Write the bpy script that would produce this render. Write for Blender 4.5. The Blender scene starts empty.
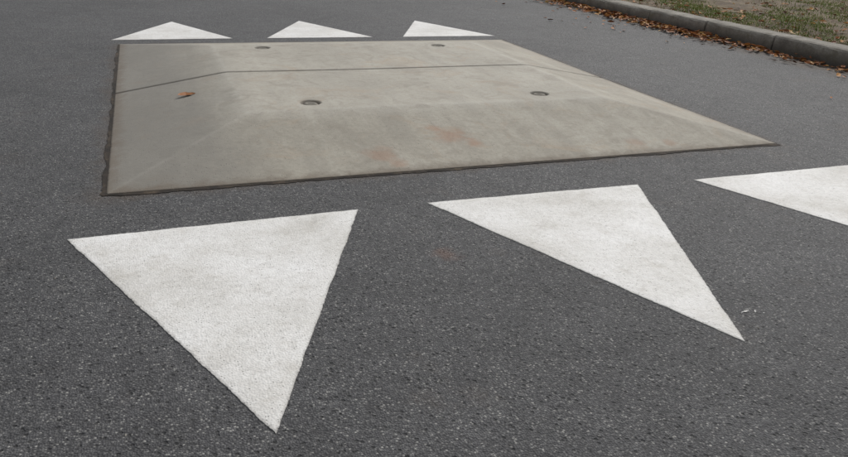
import bpy, math, random
import numpy as np
from mathutils import Matrix, Vector
random.seed(4); rng=np.random.default_rng(4)
scene=bpy.context.scene
scene.view_settings.view_transform='Standard'
try: scene.view_settings.look='None'
except Exception: pass
scene.view_settings.exposure=0

# ---------------------------------------------------------------- helpers
def mesh_obj(name, verts, faces, mat=None, parent=None, smooth=False):
    me=bpy.data.meshes.new(name); me.from_pydata([tuple(v) for v in verts],[],[tuple(f) for f in faces]); me.update()
    if smooth: me.polygons.foreach_set('use_smooth',[True]*len(me.polygons))
    ob=bpy.data.objects.new(name,me); scene.collection.objects.link(ob)
    if mat: me.materials.append(mat)
    if parent: ob.parent=parent
    return ob

class NT:
    def __init__(s,name):
        s.m=bpy.data.materials.new(name); s.m.use_nodes=True
        s.t=s.m.node_tree; s.n=s.t.nodes; s.l=s.t.links
        s.b=s.n['Principled BSDF']; s.geo=s.n.new('ShaderNodeNewGeometry')
        s.pos=s.geo.outputs['Position']; s.cache={}
    def setin(s,node,i,v):
        if isinstance(v,bpy.types.NodeSocket): s.l.new(v,node.inputs[i])
        else: node.inputs[i].default_value=v
    def math(s,op,a,b=None,c=None,clamp=False):
        n=s.n.new('ShaderNodeMath'); n.operation=op; n.use_clamp=clamp
        s.setin(n,0,a)
        if b is not None: s.setin(n,1,b)
        if c is not None: s.setin(n,2,c)
        return n.outputs[0]
    def noise(s,scale,detail=3,rough=.55,vec=None,dist=0):
        k=('n',scale,detail,rough,dist,vec is None)
        if vec is None and k in s.cache: return s.cache[k]
        n=s.n.new('ShaderNodeTexNoise'); n.inputs['Scale'].default_value=scale
        n.inputs['Detail'].default_value=detail; n.inputs['Roughness'].default_value=rough
        n.inputs['Distortion'].default_value=dist
        s.l.new(vec or s.pos,n.inputs['Vector'])
        if vec is None: s.cache[k]=n.outputs[0]
        return n.outputs[0]
    def voro(s,scale,out='Distance'):
        k=('v',scale)
        if k not in s.cache:
            n=s.n.new('ShaderNodeTexVoronoi'); n.inputs['Scale'].default_value=scale
            s.l.new(s.pos,n.inputs['Vector']); s.cache[k]=n
        return s.cache[k].outputs[out]
    def rgb(s,c):
        n=s.n.new('ShaderNodeSeparateColor'); s.l.new(c,n.inputs[0]); return n.outputs
    def ramp(s,fac,stops):
        n=s.n.new('ShaderNodeValToRGB'); e=n.color_ramp.elements
        while len(e)<len(stops): e.new(.5)
        for i,(p,c) in enumerate(stops):
            e[i].position=p
            e[i].color=(c,c,c,1) if not isinstance(c,(tuple,list)) else (*c,1)
        s.l.new(fac,n.inputs[0]); return n.outputs[0]
    def mr(s,v,a,b,c=0.,d=1.,smooth=False):
        n=s.n.new('ShaderNodeMapRange'); n.clamp=True
        if smooth: n.interpolation_type='SMOOTHSTEP'
        s.setin(n,0,v)
        for i,x in enumerate((a,b,c,d)): n.inputs[i+1].default_value=x
        return n.outputs[0]
    def mix(s,fac,a,b,mode='MIX'):
        n=s.n.new('ShaderNodeMix'); n.data_type='RGBA'; n.blend_type=mode
        s.setin(n,0,fac)
        for i,v in ((6,a),(7,b)):
            if isinstance(v,bpy.types.NodeSocket): s.l.new(v,n.inputs[i])
            else: n.inputs[i].default_value=(*v,1) if isinstance(v,(tuple,list)) else (v,v,v,1)
        return n.outputs[2]
    def scale(s,col,v):
        vm=s.n.new('ShaderNodeVectorMath'); vm.operation='SCALE'; s.l.new(col,vm.inputs[0]); s.setin(vm,3,v); return vm.outputs[0]
    def bump(s,h,strength,dist,normal=None):
        n=s.n.new('ShaderNodeBump'); n.inputs['Strength'].default_value=strength; n.inputs['Distance'].default_value=dist
        s.l.new(h,n.inputs['Height'])
        if normal: s.l.new(normal,n.inputs['Normal'])
        return n.outputs[0]
    def sep(s):
        if 'sep' not in s.cache:
            n=s.n.new('ShaderNodeSeparateXYZ'); s.l.new(s.pos,n.inputs[0]); s.cache['sep']=n.outputs
        return s.cache['sep']
    def attr(s,name):
        n=s.n.new('ShaderNodeAttribute'); n.attribute_name=name; return n.outputs['Fac']
    def stain(s,x,y,r,edge=.3,nscale=14,amt=.6):
        o=s.sep()
        dx=s.math('SUBTRACT',o[0],x); dy=s.math('SUBTRACT',o[1],y)
        d=s.math('SQRT',s.math('ADD',s.math('MULTIPLY',dx,dx),s.math('MULTIPLY',dy,dy)))
        d=s.math('ADD',d,s.math('MULTIPLY',s.math('SUBTRACT',s.noise(nscale,5,.7),.5),r*amt*4))
        return s.mr(d,r*edge,r*1.4,1,0,True)
    def box(s):
        o=s.sep()
        ax=s.math('SUBTRACT',s.math('ABSOLUTE',s.math('SUBTRACT',o[0],CX)),HX)
        ay=s.math('SUBTRACT',s.math('ABSOLUTE',s.math('SUBTRACT',o[1],CY)),HY)
        return s.math('MAXIMUM',ax,ay)
    def finish(s,col,rough,normal=None,spec=.3):
        s.setin(s.b,'Base Color',col if isinstance(col,bpy.types.NodeSocket) else (*col,1))
        s.setin(s.b,'Roughness',rough)
        s.b.inputs['Specular IOR Level'].default_value=spec
        if normal: s.l.new(normal,s.b.inputs['Normal'])
        return s.m

CX,CY=1.53,4.78
HX,HY=1.745,1.78
CH=.12
KX=5.83; KL=-3.4; KW=.26; KH=.165

# ---------------------------------------------------------------- materials
def mat_asphalt():
    s=NT('asphalt')
    cd=s.voro(185); a=s.rgb(s.voro(185,'Color'))
    cdb=s.voro(85); b=s.rgb(s.voro(85,'Color'))
    base=s.ramp(a[0],[(0,(.042,.042,.044)),(.4,(.064,.064,.067)),(.75,(.088,.088,.090)),(.93,(.13,.129,.127)),(1,(.27,.265,.25))])
    col=s.mix(s.mr(cd,.38,.75,0,.6),base,(.022,.022,.023))
    big=s.math('GREATER_THAN',b[1],.93)
    bigm=s.math('MULTIPLY',big,s.mr(cdb,.20,.34,1,0))
    col=s.mix(s.math('MULTIPLY',bigm,s.mr(b[0],0,1,.1,.75)),col,(.20,.195,.185))
    hole=s.math('MULTIPLY',s.math('LESS_THAN',b[2],.09),s.mr(cdb,.25,.5,1,0))
    col=s.mix(s.math('MULTIPLY',hole,.7),col,(.015,.015,.015))
    v=s.math('ADD',s.math('ADD',s.mr(s.noise(.9,4,.6),.3,.7,-.15,.15),s.mr(s.noise(6,4,.6),.3,.7,-.13,.13)),s.mr(s.noise(28,3,.6),.25,.75,-.13,.13))
    col=s.scale(col,s.math('ADD',v,1.0))
    d1=s.math('ADD',s.box(),s.math('MULTIPLY',s.math('SUBTRACT',s.noise(6,5,.7),.5),.28))
    col=s.mix(s.mr(d1,-.03,.10,.6,0,True),col,(.070,.052,.038))
    o=s.sep()
    g=s.math('ADD',o[0],s.math('MULTIPLY',s.math('SUBTRACT',s.noise(5,4,.65),.5),.7))
    col=s.mix(s.mr(g,KX-.5,KX-.02,0,.85,True),col,(.075,.053,.036))
    col=s.mix(s.math('MULTIPLY',s.stain(.92,2.13,.05),.3),col,(.17,.08,.05))
    col=s.mix(s.mr(s.noise(2.3,5,.7),.58,.72,0,.25),col,(.100,.078,.062))
    h=s.math('SUBTRACT',s.mr(cd,0,.8,1,0),s.math('MULTIPLY',hole,1.3))
    h=s.math('ADD',h,s.math('MULTIPLY',bigm,.5))
    nb=s.bump(h,.85,.0028)
    nb=s.bump(s.noise(28,3,.6),.35,.006,nb)
    return s.finish(col,.78,nb,.34)

def mat_paint():
    s=NT('road_paint')
    cd=s.voro(150); a=s.rgb(s.voro(150,'Color'))
    base=s.ramp(s.noise(2.6,5,.62),[(.3,(.54,.525,.49)),(.48,(.66,.65,.625)),(.66,(.74,.735,.72))])
    col=s.mix(.75,base,s.ramp(s.noise(60,4,.75),[(.3,(.76,.755,.745)),(.6,(1,1,1))]),'MULTIPLY')
    col=s.mix(s.mr(s.noise(9,5,.7,dist=.6),.52,.72,0,.36),col,(.41,.38,.33))
    col=s.mix(s.mr(s.noise(23,5,.75,dist=.4),.56,.7,0,.30),col,(.39,.37,.33))
    thr=s.mr(s.noise(4,4,.7),.35,.75,.02,.20)
    pit=s.math('MULTIPLY',s.math('LESS_THAN',a[0],thr),s.mr(cd,.2,.45,1,0))
    col=s.mix(s.math('MULTIPLY',pit,.65),col,(.20,.195,.18))
    sp=s.math('MULTIPLY',s.math('GREATER_THAN',a[1],.88),s.mr(cd,.2,.4,.5,0))
    col=s.mix(sp,col,(.82,.82,.81))
    e=s.math('SUBTRACT',s.attr('edge'),s.math('MULTIPLY',s.noise(60,4,.7),.030))
    col=s.mix(s.mr(e,-.017,-.008,.65,0),col,(.20,.19,.175))
    h=s.math('SUBTRACT',s.mr(cd,0,.8,1,0),s.math('MULTIPLY',pit,1.5))
    nb=s.bump(h,.65,.0018); nb=s.bump(s.noise(30,3),.3,.004,nb)
    return s.finish(col,.7,nb,.3)

def mat_concrete():
    s=NT('cushion_concrete')
    base=s.ramp(s.noise(1.4,5,.6,dist=.4),[(.28,(.265,.245,.202)),(.5,(.325,.302,.25)),(.72,(.38,.357,.30))])
    col=s.mix(.8,base,s.ramp(s.noise(45,5,.75),[(.25,(.72,.72,.71)),(.5,(.95,.95,.95)),(.75,(1.12,1.12,1.11))]),'MULTIPLY')
    mp=s.n.new('ShaderNodeMapping'); mp.inputs['Scale'].default_value=(4.5,.55,1); s.l.new(s.pos,mp.inputs[0])
    st=s.noise(1.6,5,.65,vec=mp.outputs[0])
    col=s.mix(s.mr(st,.48,.68,0,.45),col,(.205,.19,.16))
    col=s.mix(s.mr(st,.25,.42,.35,0),col,(.46,.44,.385))
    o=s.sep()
    top_lit=s.mr(o[2],CH*.80,CH*.99,0,.30,True)
    col=s.mix(top_lit,col,(.44,.42,.37))  # brighter light on the flat top painted in as a paler tone
    blot=s.mr(s.noise(5,6,.72,dist=.8),.49,.64,0,.46)
    col=s.mix(blot,col,(.215,.192,.155))
    col=s.mix(s.mr(s.noise(13,6,.75,dist=.5),.54,.66,0,.32),col,(.20,.178,.143))
    warm=s.mr(s.noise(3.1,5,.7,dist=1.0),.55,.70,0,.34)
    col=s.mix(warm,col,(.34,.245,.16))
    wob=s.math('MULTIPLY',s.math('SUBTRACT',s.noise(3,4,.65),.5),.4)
    left_shade=s.mr(s.math('ADD',o[0],wob),.05,.62,.72,0,True)
    col=s.mix(left_shade,col,(.165,.157,.14))  # shade of the left ramp put into the colour, fading towards the crest
    pv=s.voro(90); pc=s.rgb(s.voro(90,'Color'))
    pore=s.math('MULTIPLY',s.math('LESS_THAN',pc[0],.15),s.mr(pv,.12,.3,1,0))
    col=s.mix(s.math('MULTIPLY',pore,.65),col,(.10,.09,.075))
    for (x,y,r,a) in [(1.43,3.34,.085,.5),(1.52,3.25,.045,.55),(1.36,3.45,.04,.4),(1.00,3.18,.075,.42),(1.06,3.09,.045,.42),(2.42,3.13,.05,.35),(2.62,3.1,.04,.35)]:
        col=s.mix(s.math('MULTIPLY',s.stain(x,y,r),a),col,(.29,.16,.10))
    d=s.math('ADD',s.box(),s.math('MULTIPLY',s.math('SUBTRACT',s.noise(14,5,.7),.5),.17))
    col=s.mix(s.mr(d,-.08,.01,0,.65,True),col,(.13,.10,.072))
    col=s.mix(s.math('MULTIPLY',s.attr('crest'),s.mr(s.noise(5,6,.72,dist=.8),.3,.7,.3,.0)),col,(.48,.46,.41))
    col=s.mix(s.math('MULTIPLY',s.attr('dirt'),.85),col,(.06,.052,.042))
    h=s.math('SUBTRACT',s.noise(160,4,.7),pore)
    nb=s.bump(h,.6,.002); nb=s.bump(s.noise(14,5,.7),.3,.008,nb)
    return s.finish(col,.8,nb,.3)

def mat_simple(name,stops,scale,rough=.9,bs=60,bd=.005,strength=.6):
    s=NT(name)
    col=s.ramp(s.noise(scale,6,.68),stops)
    col=s.mix(.8,col,s.ramp(s.noise(scale*12,4,.7),[(.3,(.6,.6,.6)),(.7,(1.15,1.15,1.15))]),'MULTIPLY')
    return s.finish(col,rough,s.bump(s.noise(bs,5,.7),strength,bd),.25)

def mat_island(name,stops,rough=.7,spec=.3,detail=True):
    s=NT(name)
    col=s.ramp(s.geo.outputs['Random Per Island'],stops)
    if detail: col=s.mix(.7,col,s.ramp(s.noise(90,4,.7),[(.3,(.6,.58,.55)),(.7,(1.15,1.15,1.15))]),'MULTIPLY')
    return s.finish(col,rough,None,spec)

def mat_kerb():
    s=NT('kerb_concrete')
    col=s.ramp(s.noise(4,6,.7),[(.3,(.15,.137,.118)),(.5,(.22,.205,.177)),(.72,(.31,.295,.26))])
    col=s.mix(.5,col,s.ramp(s.geo.outputs['Random Per Island'],[(0,(.75,.75,.75)),(1,(1.15,1.13,1.1))]),'MULTIPLY')
    col=s.mix(.8,col,s.ramp(s.noise(70,4,.75),[(.3,(.6,.6,.6)),(.7,(1.15,1.15,1.15))]),'MULTIPLY')
    o=s.sep()
    z=s.math('ADD',o[2],s.math('MULTIPLY',s.math('SUBTRACT',s.noise(9,5,.7),.5),.1))
    col=s.mix(s.mr(z,.02,.15,.85,0,True),col,(.052,.045,.038))
    col=s.mix(s.mr(s.noise(7,5,.7),.52,.66,0,.6),col,(.10,.09,.06))
    return s.finish(col,.88,s.bump(s.noise(110,4,.7),.6,.004),.25)

M_asph=mat_asphalt(); M_paint=mat_paint(); M_conc=mat_concrete(); M_kerb=mat_kerb()
M_soil=mat_simple('verge_soil',[(.3,(.065,.045,.028)),(.5,(.125,.09,.052)),(.7,(.19,.145,.085))],3.0,bs=40,bd=.02)
M_ground=mat_simple('ground_grass',[(.3,(.05,.06,.025)),(.5,(.07,.085,.035)),(.7,(.10,.095,.05))],.6,bs=20,bd=.05)
M_grass=mat_island('grass_blades',[(0,(.08,.125,.02)),(.4,(.14,.20,.03)),(.72,(.20,.24,.05)),(.9,(.30,.27,.09)),(1,(.37,.30,.14))],.6,.3,False)
M_leaf=mat_island('dry_leaves',[(0,(.10,.04,.02)),(.3,(.22,.08,.028)),(.6,(.40,.15,.04)),(.85,(.50,.25,.07)),(1,(.54,.35,.13))],.65)

# ---------------------------------------------------------------- ground, road, verge
mesh_obj('ground',[(-600,-600,-.06),(600,-600,-.06),(600,600,-.06),(-600,600,-.06)],[(0,1,2,3)],M_ground)
mesh_obj('road',[(KL-.02,-300,0),(KX+.02,-300,0),(KX+.02,300,0),(KL-.02,300,0)],[(0,1,2,3)],M_asph)

def vz(dd,x,y):
    return KH-.02+np.minimum(.04,dd*.03)+(.012*np.sin(x*5.1+y*1.7)+.01*np.sin(y*4.3-x*2.2)+.006*np.sin(13*x+9*y))*np.minimum(1,dd*3)
def verge(x0,x1,name):
    xs=np.linspace(0,1,60)**1.8; ys=np.concatenate([[-300,-60,-20],np.linspace(-6,26,220),[50,300]])
    V=[];F=[]
    for j,y in enumerate(ys):
        for i,t in enumerate(xs):
            x=x0+(x1-x0)*t
            V.append((x,y,float(vz(abs(x-x0),x,y))))
    n=len(xs)
    for j in range(len(ys)-1):
        for i in range(n-1):
            a=j*n+i
            F.append((a,a+1,a+n+1,a+n) if x1>x0 else (a,a+n,a+n+1,a+1))
    return mesh_obj(name,V,F,M_soil,smooth=True)
verge(KX+KW,KX+14,'verge'); verge(KL-KW,KL-14,'verge.001')

def kerb(xf,side,name):
    V=[];F=[]
    prof=[(0.0,-.03),(0.014,KH-.05),(.020,KH-.026),(.036,KH-.010),(.065,KH-.002),(KW-.012,KH),(KW,KH-.01),(KW,-.03)]
    y=-12.3
    while y<40:
        dx=random.uniform(-.010,.010); dz=random.uniform(-.007,.006); rot=random.uniform(-.009,.009)
        ysub=[0,.008]+list(np.linspace(.1,.9,9))+[.984,.992]
        base=len(V)
        for k,t in enumerate(ysub):
            sh=.008 if k in(0,len(ysub)-1) else 0
            for (px,pz) in prof:
                jx=random.uniform(-.003,.003); jz=random.uniform(-.003,.002)
                X=xf+side*(px+dx+rot*t+(sh if px<.1 else -sh)+jx); Z=pz+dz-(sh if pz>0 else 0)+jz
                V.append((X,y+t,Z))
        n=len(prof)
        for k in range(len(ysub)-1):
            for i in range(n-1):
                a=base+k*n+i
                F.append((a,a+n,a+n+1,a+1) if side>0 else (a,a+1,a+n+1,a+n))
        F.append([base+i for i in range(n)]); F.append([base+(len(ysub)-1)*n+i for i in range(n)][::-1])
        y+=1.0
    return mesh_obj(name,V,F,M_kerb)
kerb(KX,1,'kerb'); kerb(KL,-1,'kerb.001')

# ---------------------------------------------------------------- cushion
def build_cushion():
    root=bpy.data.objects.new('speed_cushion',None); scene.collection.objects.link(root)
    RS,RF=.67,.76
    nx,ny=440,450
    xs=np.linspace(CX-HX,CX+HX,nx); ys=np.linspace(CY-HY,CY+HY,ny)
    X,Y=np.meshgrid(xs,ys)
    a=np.stack([(X-xs[0])/RS,(xs[-1]-X)/RS,(Y-ys[0])/RF,(ys[-1]-Y)/RF,np.ones_like(X)])
    k=90.
    sm=-np.log(np.exp(-k*a).sum(0))/k
    z=.006+(CH-.006)*np.clip(sm,0,1)
    crest=np.exp(-((np.min(a[:4],0)-1)/.03)**2)
    s_=np.sort(a[:4],0); hip=np.exp(-((s_[1]-s_[0])/.022)**2)*(s_[0]<1)
    crest=np.clip(crest+.5*hip,0,1)
    g=np.exp(-((Y-CY-.004*np.sin(X*3))/.009)**2); z-=g*.016
    g2=np.exp(-((Y-CY)/.022)**2)
    dirt=np.clip(g*1.0+g2*.3,0,1)
    hs=[]
    for sx in(-.715,.715):
        for sy in(-.87,.87):
            hx,hy=CX+sx,CY+sy; hs.append((hx,hy))
            r=np.hypot(X-hx,Y-hy)
            z-=.020/(1+np.exp((r-.052)/.003))
            dirt=np.maximum(dirt,.9*np.exp(-((r-.050)/.009)**2)); dirt=np.maximum(dirt,(r<.05)*.35)
    z+=rng.normal(0,.00012,z.shape)
    z+= .0015*np.sin(X*3.1+1)*np.cos(Y*2.7)
    V=np.stack([X,Y,z],-1).reshape(-1,3)
    idx=np.arange(nx*ny).reshape(ny,nx)
    Fq=np.stack([idx[:-1,:-1],idx[:-1,1:],idx[1:,1:],idx[1:,:-1]],-1).reshape(-1,4)
    border=np.concatenate([idx[0,:-1],idx[:-1,-1],idx[-1,:0:-1],idx[:0:-1,0]])
    ch=rng.random(len(border)); V[border,2]-=np.where(ch>.9,.004,0)
    sk=V[border].copy(); sk[:,2]=-.02; off=len(V)
    V=np.concatenate([V,sk]); nb=len(border); i=np.arange(nb); j=(i+1)%nb
    Fs=np.stack([border[i],off+i,off+j,border[j]],-1)
    F=np.concatenate([Fq,Fs])
    me=bpy.data.meshes.new('slab')
    me.vertices.add(len(V)); me.vertices.foreach_set('co',V.astype(np.float32).ravel())
    me.loops.add(F.size); me.loops.foreach_set('vertex_index',F.astype(np.int32).ravel())
    me.polygons.add(len(F)); me.polygons.foreach_set('loop_start',np.arange(0,F.size,4,dtype=np.int32))
    me.polygons.foreach_set('loop_total',np.full(len(F),4,dtype=np.int32))
    me.polygons.foreach_set('use_smooth',np.ones(len(F),bool)); me.update(calc_edges=True)
    for nm,arr in(('dirt',dirt),('crest',crest)):
        at=me.attributes.new(nm,'FLOAT','POINT'); at.data.foreach_set('value',np.concatenate([arr.ravel(),np.zeros(nb)]).astype(np.float32))
    me.materials.append(M_conc)
    ob=bpy.data.objects.new('slab',me); scene.collection.objects.link(ob); ob.parent=root
    Mp=mat_simple('socket_plug',[(.3,(.14,.13,.11)),(.7,(.27,.25,.21))],30)
    for n,(hx,hy) in enumerate(hs):
        V=[(hx,hy,CH-.010)];F=[]
        N=28
        for r,zz in((.016,CH-.010),(.022,CH-.005),(.034,CH-.005),(.040,CH-.010),(.041,CH-.03)):
            for t in range(N):
                V.append((hx+r*math.cos(2*math.pi*t/N),hy+r*math.sin(2*math.pi*t/N),zz))
        for t in range(N): F.append((0,1+t,1+(t+1)%N))
        for q in range(4):
            for t in range(N): F.append((1+q*N+t,1+(q+1)*N+t,1+(q+1)*N+(t+1)%N,1+q*N+(t+1)%N))
        mesh_obj('lifting_socket_%d'%(n+1),V,F,Mp,root,True)
    Mj=mat_simple('joint_filler',[(.32,(.016,.014,.012)),(.52,(.038,.030,.023)),(.70,(.11,.082,.055))],7)
    V=[];F=[];P=[]
    def side(p,q,n):
        for i in range(n): t=i/n; P.append((p[0]+(q[0]-p[0])*t,p[1]+(q[1]-p[1])*t))
    x0,x1,y0,y1=CX-HX,CX+HX,CY-HY,CY+HY
    side((x0,y0),(x1,y0),360);side((x1,y0),(x1,y1),300);side((x1,y1),(x0,y1),200);side((x0,y1),(x0,y0),360)
    w=.014
    for (x,y) in P:
        tgt=.019 if (x<=x0+1e-6 or y<=y0+1e-6) else .014
        w+=random.uniform(-.0035,.0035)+(tgt-w)*.10; w=max(.003,min(.032,w))
        ox=-1 if x<=x0+1e-6 else (1 if x>=x1-1e-6 else 0); oy=-1 if y<=y0+1e-6 else (1 if y>=y1-1e-6 else 0)
        V.append((x-ox*.004,y-oy*.004,.0045)); V.append((x+ox*w,y+oy*w,.0025))
    n=len(P)
    for i in range(n):
        j=(i+1)%n; F.append((2*i,2*i+1,2*j+1,2*j))
    mesh_obj('joint_filler',V,F,Mj,root)
    return root
build_cushion()

# ---------------------------------------------------------------- painted triangles
def triangle(a,b,c):
    pts=[Vector((*a,0)),Vector((*b,0)),Vector((*c,0))]
    if (pts[1]-pts[0]).cross(pts[2]-pts[0]).z<0: pts=pts[::-1]
    out=[]
    for i in range(3):
        p,q=pts[i],pts[(i+1)%3]; L=(q-p).length; n=int(L/.008); nrm=Vector(((q-p).y,-(q-p).x,0)).normalized()
        wv=0
        for k in range(n):
            wv=wv*.85+random.gauss(0,.0006)
            if k==0: wv=0
            out.append(p+(q-p)*k/n+nrm*(wv+random.gauss(0,.0005)) )
    rings=[(0,-.002,0.),(0,.0022,0.),(.006,.003,.006),(.03,.004,.03)]
    A=(pts[1]-pts[0]).cross(pts[2]-pts[0]).z/2; per=sum((pts[i]-pts[(i+1)%3]).length for i in range(3)); rin=2*A/per
    inc=(pts[0]*(pts[1]-pts[2]).length+pts[1]*(pts[2]-pts[0]).length+pts[2]*(pts[0]-pts[1]).length)/per
    V=[];F=[];E=[]
    N=len(out)
    for d,z,e in rings:
        for p in out:
            q=p+(inc-p)*(d/rin); V.append((q.x,q.y,z)); E.append(e)
    for r in range(3):
        for i in range(N):
            j=(i+1)%N; F.append((r*N+i,r*N+j,(r+1)*N+j,(r+1)*N+i))
    V.append((inc.x,inc.y,.004)); E.append(1)
    for i in range(N): F.append((3*N+i,3*N+(i+1)%N,4*N))
    ob=mesh_obj('painted_triangle',V,F,M_paint)
    at=ob.data.attributes.new('edge','FLOAT','POINT'); at.data.foreach_set('value',E)
triangle((-.33,2.58),(.73,2.61),(.188,1.345))
triangle((1.027,2.615),(2.064,2.60),(1.55,1.355))
triangle((2.375,2.597),(3.42,2.60),(2.90,1.35))
triangle((-.285,6.80),(.725,6.82),(.25,7.88))
triangle((1.03,6.82),(2.035,6.82),(1.54,7.92))
triangle((2.34,6.82),(3.33,6.82),(2.85,7.92))

def blob(V,F,x,y,sx,sy,rot,z=.003):
    b=len(V); V.append((x,y,z)); N=18
    for i in range(N):
        t=2*math.pi*i/N; r=random.uniform(.35,1.15)
        px=sx*r*math.cos(t);py=sy*r*math.sin(t)
        V.append((x+px*math.cos(rot)-py*math.sin(rot),y+px*math.sin(rot)+py*math.cos(rot),z-.001))
    for i in range(N): F.append((b,b+1+i,b+1+(i+1)%N))
V=[];F=[]
blob(V,F,1.685,1.50,.022,.004,.15); blob(V,F,1.715,1.492,.010,.003,.9); blob(V,F,1.70,1.51,.006,.002,-.4); blob(V,F,1.735,1.475,.004,.002,.3)
ob=mesh_obj('paint_splash',V,F,M_paint); at=ob.data.attributes.new('edge','FLOAT','POINT'); at.data.foreach_set('value',[1.]*len(V))

# ---------------------------------------------------------------- leaves
def leaf_geo(V,F,x,y,z,s,rot,tilt,curl):
    L=[-1,-.7,-.35,0,.35,.7,1.0]; W=[.03,.3,.46,.5,.42,.25,.02]
    b=len(V); R=Matrix.Rotation(rot,3,'Z')@Matrix.Rotation(tilt,3,'X')@Matrix.Rotation(random.uniform(-.2,.2),3,'Y')
    for l,w in zip(L,W):
        for sd in(-1,0,1):
            ww=w*random.uniform(.8,1.15)
            p=Vector((l,sd*ww,curl*(sd*sd*w*1.1+l*l*.35)+random.uniform(-.03,.03)))*(s*.5)
            p=R@p; V.append((x+p.x,y+p.y,z+p.z))
    for i in range(6):
        for k in range(2):
            a=b+i*3+k; F.append((a,a+1,a+4,a+3))
V=[];F=[]
def litter(n,fx,fy,z,smin,smax,tl=.35):
    for _ in range(n):
        s=random.uniform(smin,smax); x=fx(); y=fy()
        zz=z() if callable(z) else z
        if zz=='v': zz=float(vz(x-KX-KW,x,y))+.006
        if zz<.05:
            if x>KX-.02: x=KX-.02
        leaf_geo(V,F,x,y,zz+s*.12,s,random.uniform(0,6.28),random.gauss(0,tl),random.uniform(.1,.7))
def gy():
    return random.choice([random.gauss(8.6,1.1),random.gauss(7.0,.6),random.uniform(3.5,18),random.uniform(9,22)])
litter(1500,lambda:KX-abs(random.gauss(0,.17))-.01,gy,lambda:.006+random.random()*.025,.035,.09)
litter(600,lambda:KX-.02-abs(random.gauss(0,.08)),lambda:random.uniform(3,9),.006,.025,.075)
litter(120,lambda:KX-abs(random.gauss(0,.6))-.02,gy,.003,.03,.08,.2)
litter(1300,lambda:KX+KW+.1+random.expovariate(.6),lambda:random.uniform(3,20),'v',.04,.10)
litter(220,lambda:KX+KW+.01+random.expovariate(10),lambda:random.uniform(3,18),'v',.03,.08)
mesh_obj('fallen_leaves',V,F,M_leaf)
V=[];F=[]
leaf_geo(V,F,.185,4.36,.078,.105,.25,.18,.35)
mesh_obj('fallen_leaf',V,F,mat_island('orange_leaf',[(0,(.33,.14,.05)),(1,(.33,.14,.05))],.6))

V=[];F=[]
for _ in range(700):
    if random.random()<.55: x=KX-.02-random.expovariate(4); y=random.uniform(2,16)
    else: x=random.uniform(-2,5.8); y=random.uniform(.6,10)
    if abs(x-CX)<HX+.01 and abs(y-CY)<HY+.01: continue
    s=random.uniform(.0015,.0045); b=len(V)
    for d in((1,0,0),(0,1,0),(-1,0,0),(0,-1,0),(0,0,1)):
        V.append((x+d[0]*s*random.uniform(.6,1.2),y+d[1]*s*random.uniform(.6,1.2),.001+d[2]*s))
    for i in range(4): F.append((b+i,b+(i+1)%4,b+4))
mesh_obj('road_grit',V,F,mat_island('grit',[(0,(.10,.09,.08)),(.6,(.22,.2,.17)),(1,(.4,.38,.34))],.8))

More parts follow.
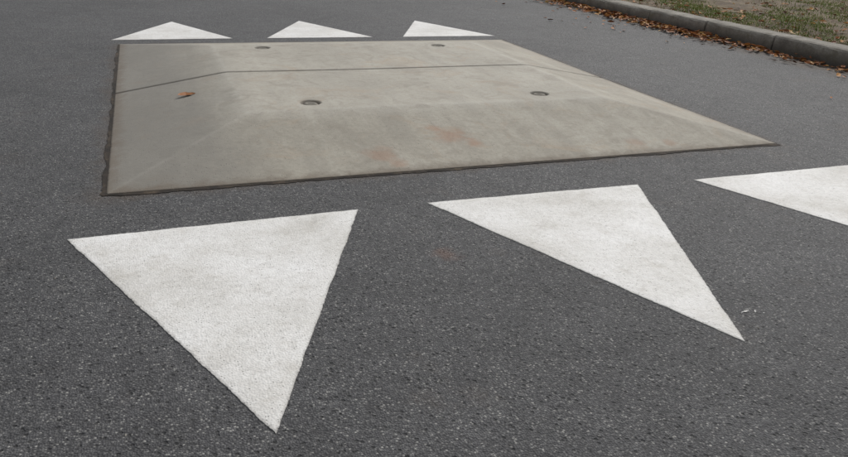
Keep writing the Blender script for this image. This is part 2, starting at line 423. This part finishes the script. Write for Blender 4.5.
# ---------------------------------------------------------------- grass
def grass():
    n=120000
    x=KX+KW+.02+rng.gamma(1.5,1.3,n); y=rng.uniform(2.5,20,n)
    c=np.sin(x*2.3+1.1*np.sin(y*1.3))+np.sin(y*1.9+1.7*np.sin(x*1.1))+.8*np.sin(5.1*x-3.3*y)+.6*np.sin(11*y+4*np.sin(7*x))+rng.normal(0,.6,n)
    keep=(c>.0); x=x[keep];y=y[keep]; n=len(x)
    z=vz(x-KX-KW,x,y)-.004
    h=rng.uniform(.015,.05,n); w=rng.uniform(.002,.0045,n); a=rng.uniform(0,6.283,n); l=rng.uniform(.3,1.4,n)*h; la=rng.uniform(0,6.283,n)
    ca,sa=np.cos(a)*w,np.sin(a)*w; lx,ly=np.cos(la)*l,np.sin(la)*l
    P=np.stack([np.stack([x-ca,y-sa,z],-1),np.stack([x+ca,y+sa,z],-1),
                np.stack([x+ca*.8+lx*.35,y+sa*.8+ly*.35,z+h*.6],-1),np.stack([x-ca*.8+lx*.35,y-sa*.8+ly*.35,z+h*.6],-1),
                np.stack([x+lx,y+ly,z+h],-1)],1).reshape(-1,3)
    F=[]
    for i in (np.arange(n)*5).tolist(): F.append((i,i+1,i+2,i+3)); F.append((i+3,i+2,i+4))
    me=bpy.data.meshes.new('grass'); me.from_pydata(P.tolist(),[],F); me.update(); me.materials.append(M_grass)
    ob=bpy.data.objects.new('grass',me); scene.collection.objects.link(ob)
grass()

# ---------------------------------------------------------------- light
el,az=math.radians(42),math.radians(48)
w=bpy.data.worlds.new('World'); scene.world=w; w.use_nodes=True
nt=w.node_tree; bg=nt.nodes['Background']; sky=nt.nodes.new('ShaderNodeTexSky'); sky.sky_type='NISHITA'
sky.sun_disc=False; sky.sun_elevation=el; sky.sun_rotation=az; sky.dust_density=3; sky.air_density=1
hs=nt.nodes.new('ShaderNodeHueSaturation'); hs.inputs['Saturation'].default_value=.22
nt.links.new(sky.outputs[0],hs.inputs['Color']); nt.links.new(hs.outputs[0],bg.inputs[0]); bg.inputs[1].default_value=.15
sd=bpy.data.lights.new('sun','SUN'); sd.energy=1.5; sd.angle=math.radians(16); sd.color=(1,.97,.925)
so=bpy.data.objects.new('sun',sd); scene.collection.objects.link(so)
dirv=Vector((math.sin(az)*math.cos(el),math.cos(az)*math.cos(el),math.sin(el)))
so.rotation_euler=dirv.to_track_quat('Z','Y').to_euler(); so.location=(5,5,12)

# ---------------------------------------------------------------- camera
cd=bpy.data.cameras.new('camera'); cam=bpy.data.objects.new('camera',cd); scene.collection.objects.link(cam)
cd.sensor_width=36; cd.lens=30.74; cd.clip_start=.05; cd.clip_end=2000
r=Vector((.9377,-.3447,.0459)); f=Vector((.3334,.8548,-.3972)).normalized()
r=(r-f*r.dot(f)).normalized(); u=r.cross(f)
m3=Matrix((r,u,-f)).transposed()
cam.matrix_world=Matrix.Translation((0,0,1.1))@m3.to_4x4()
scene.camera=cam
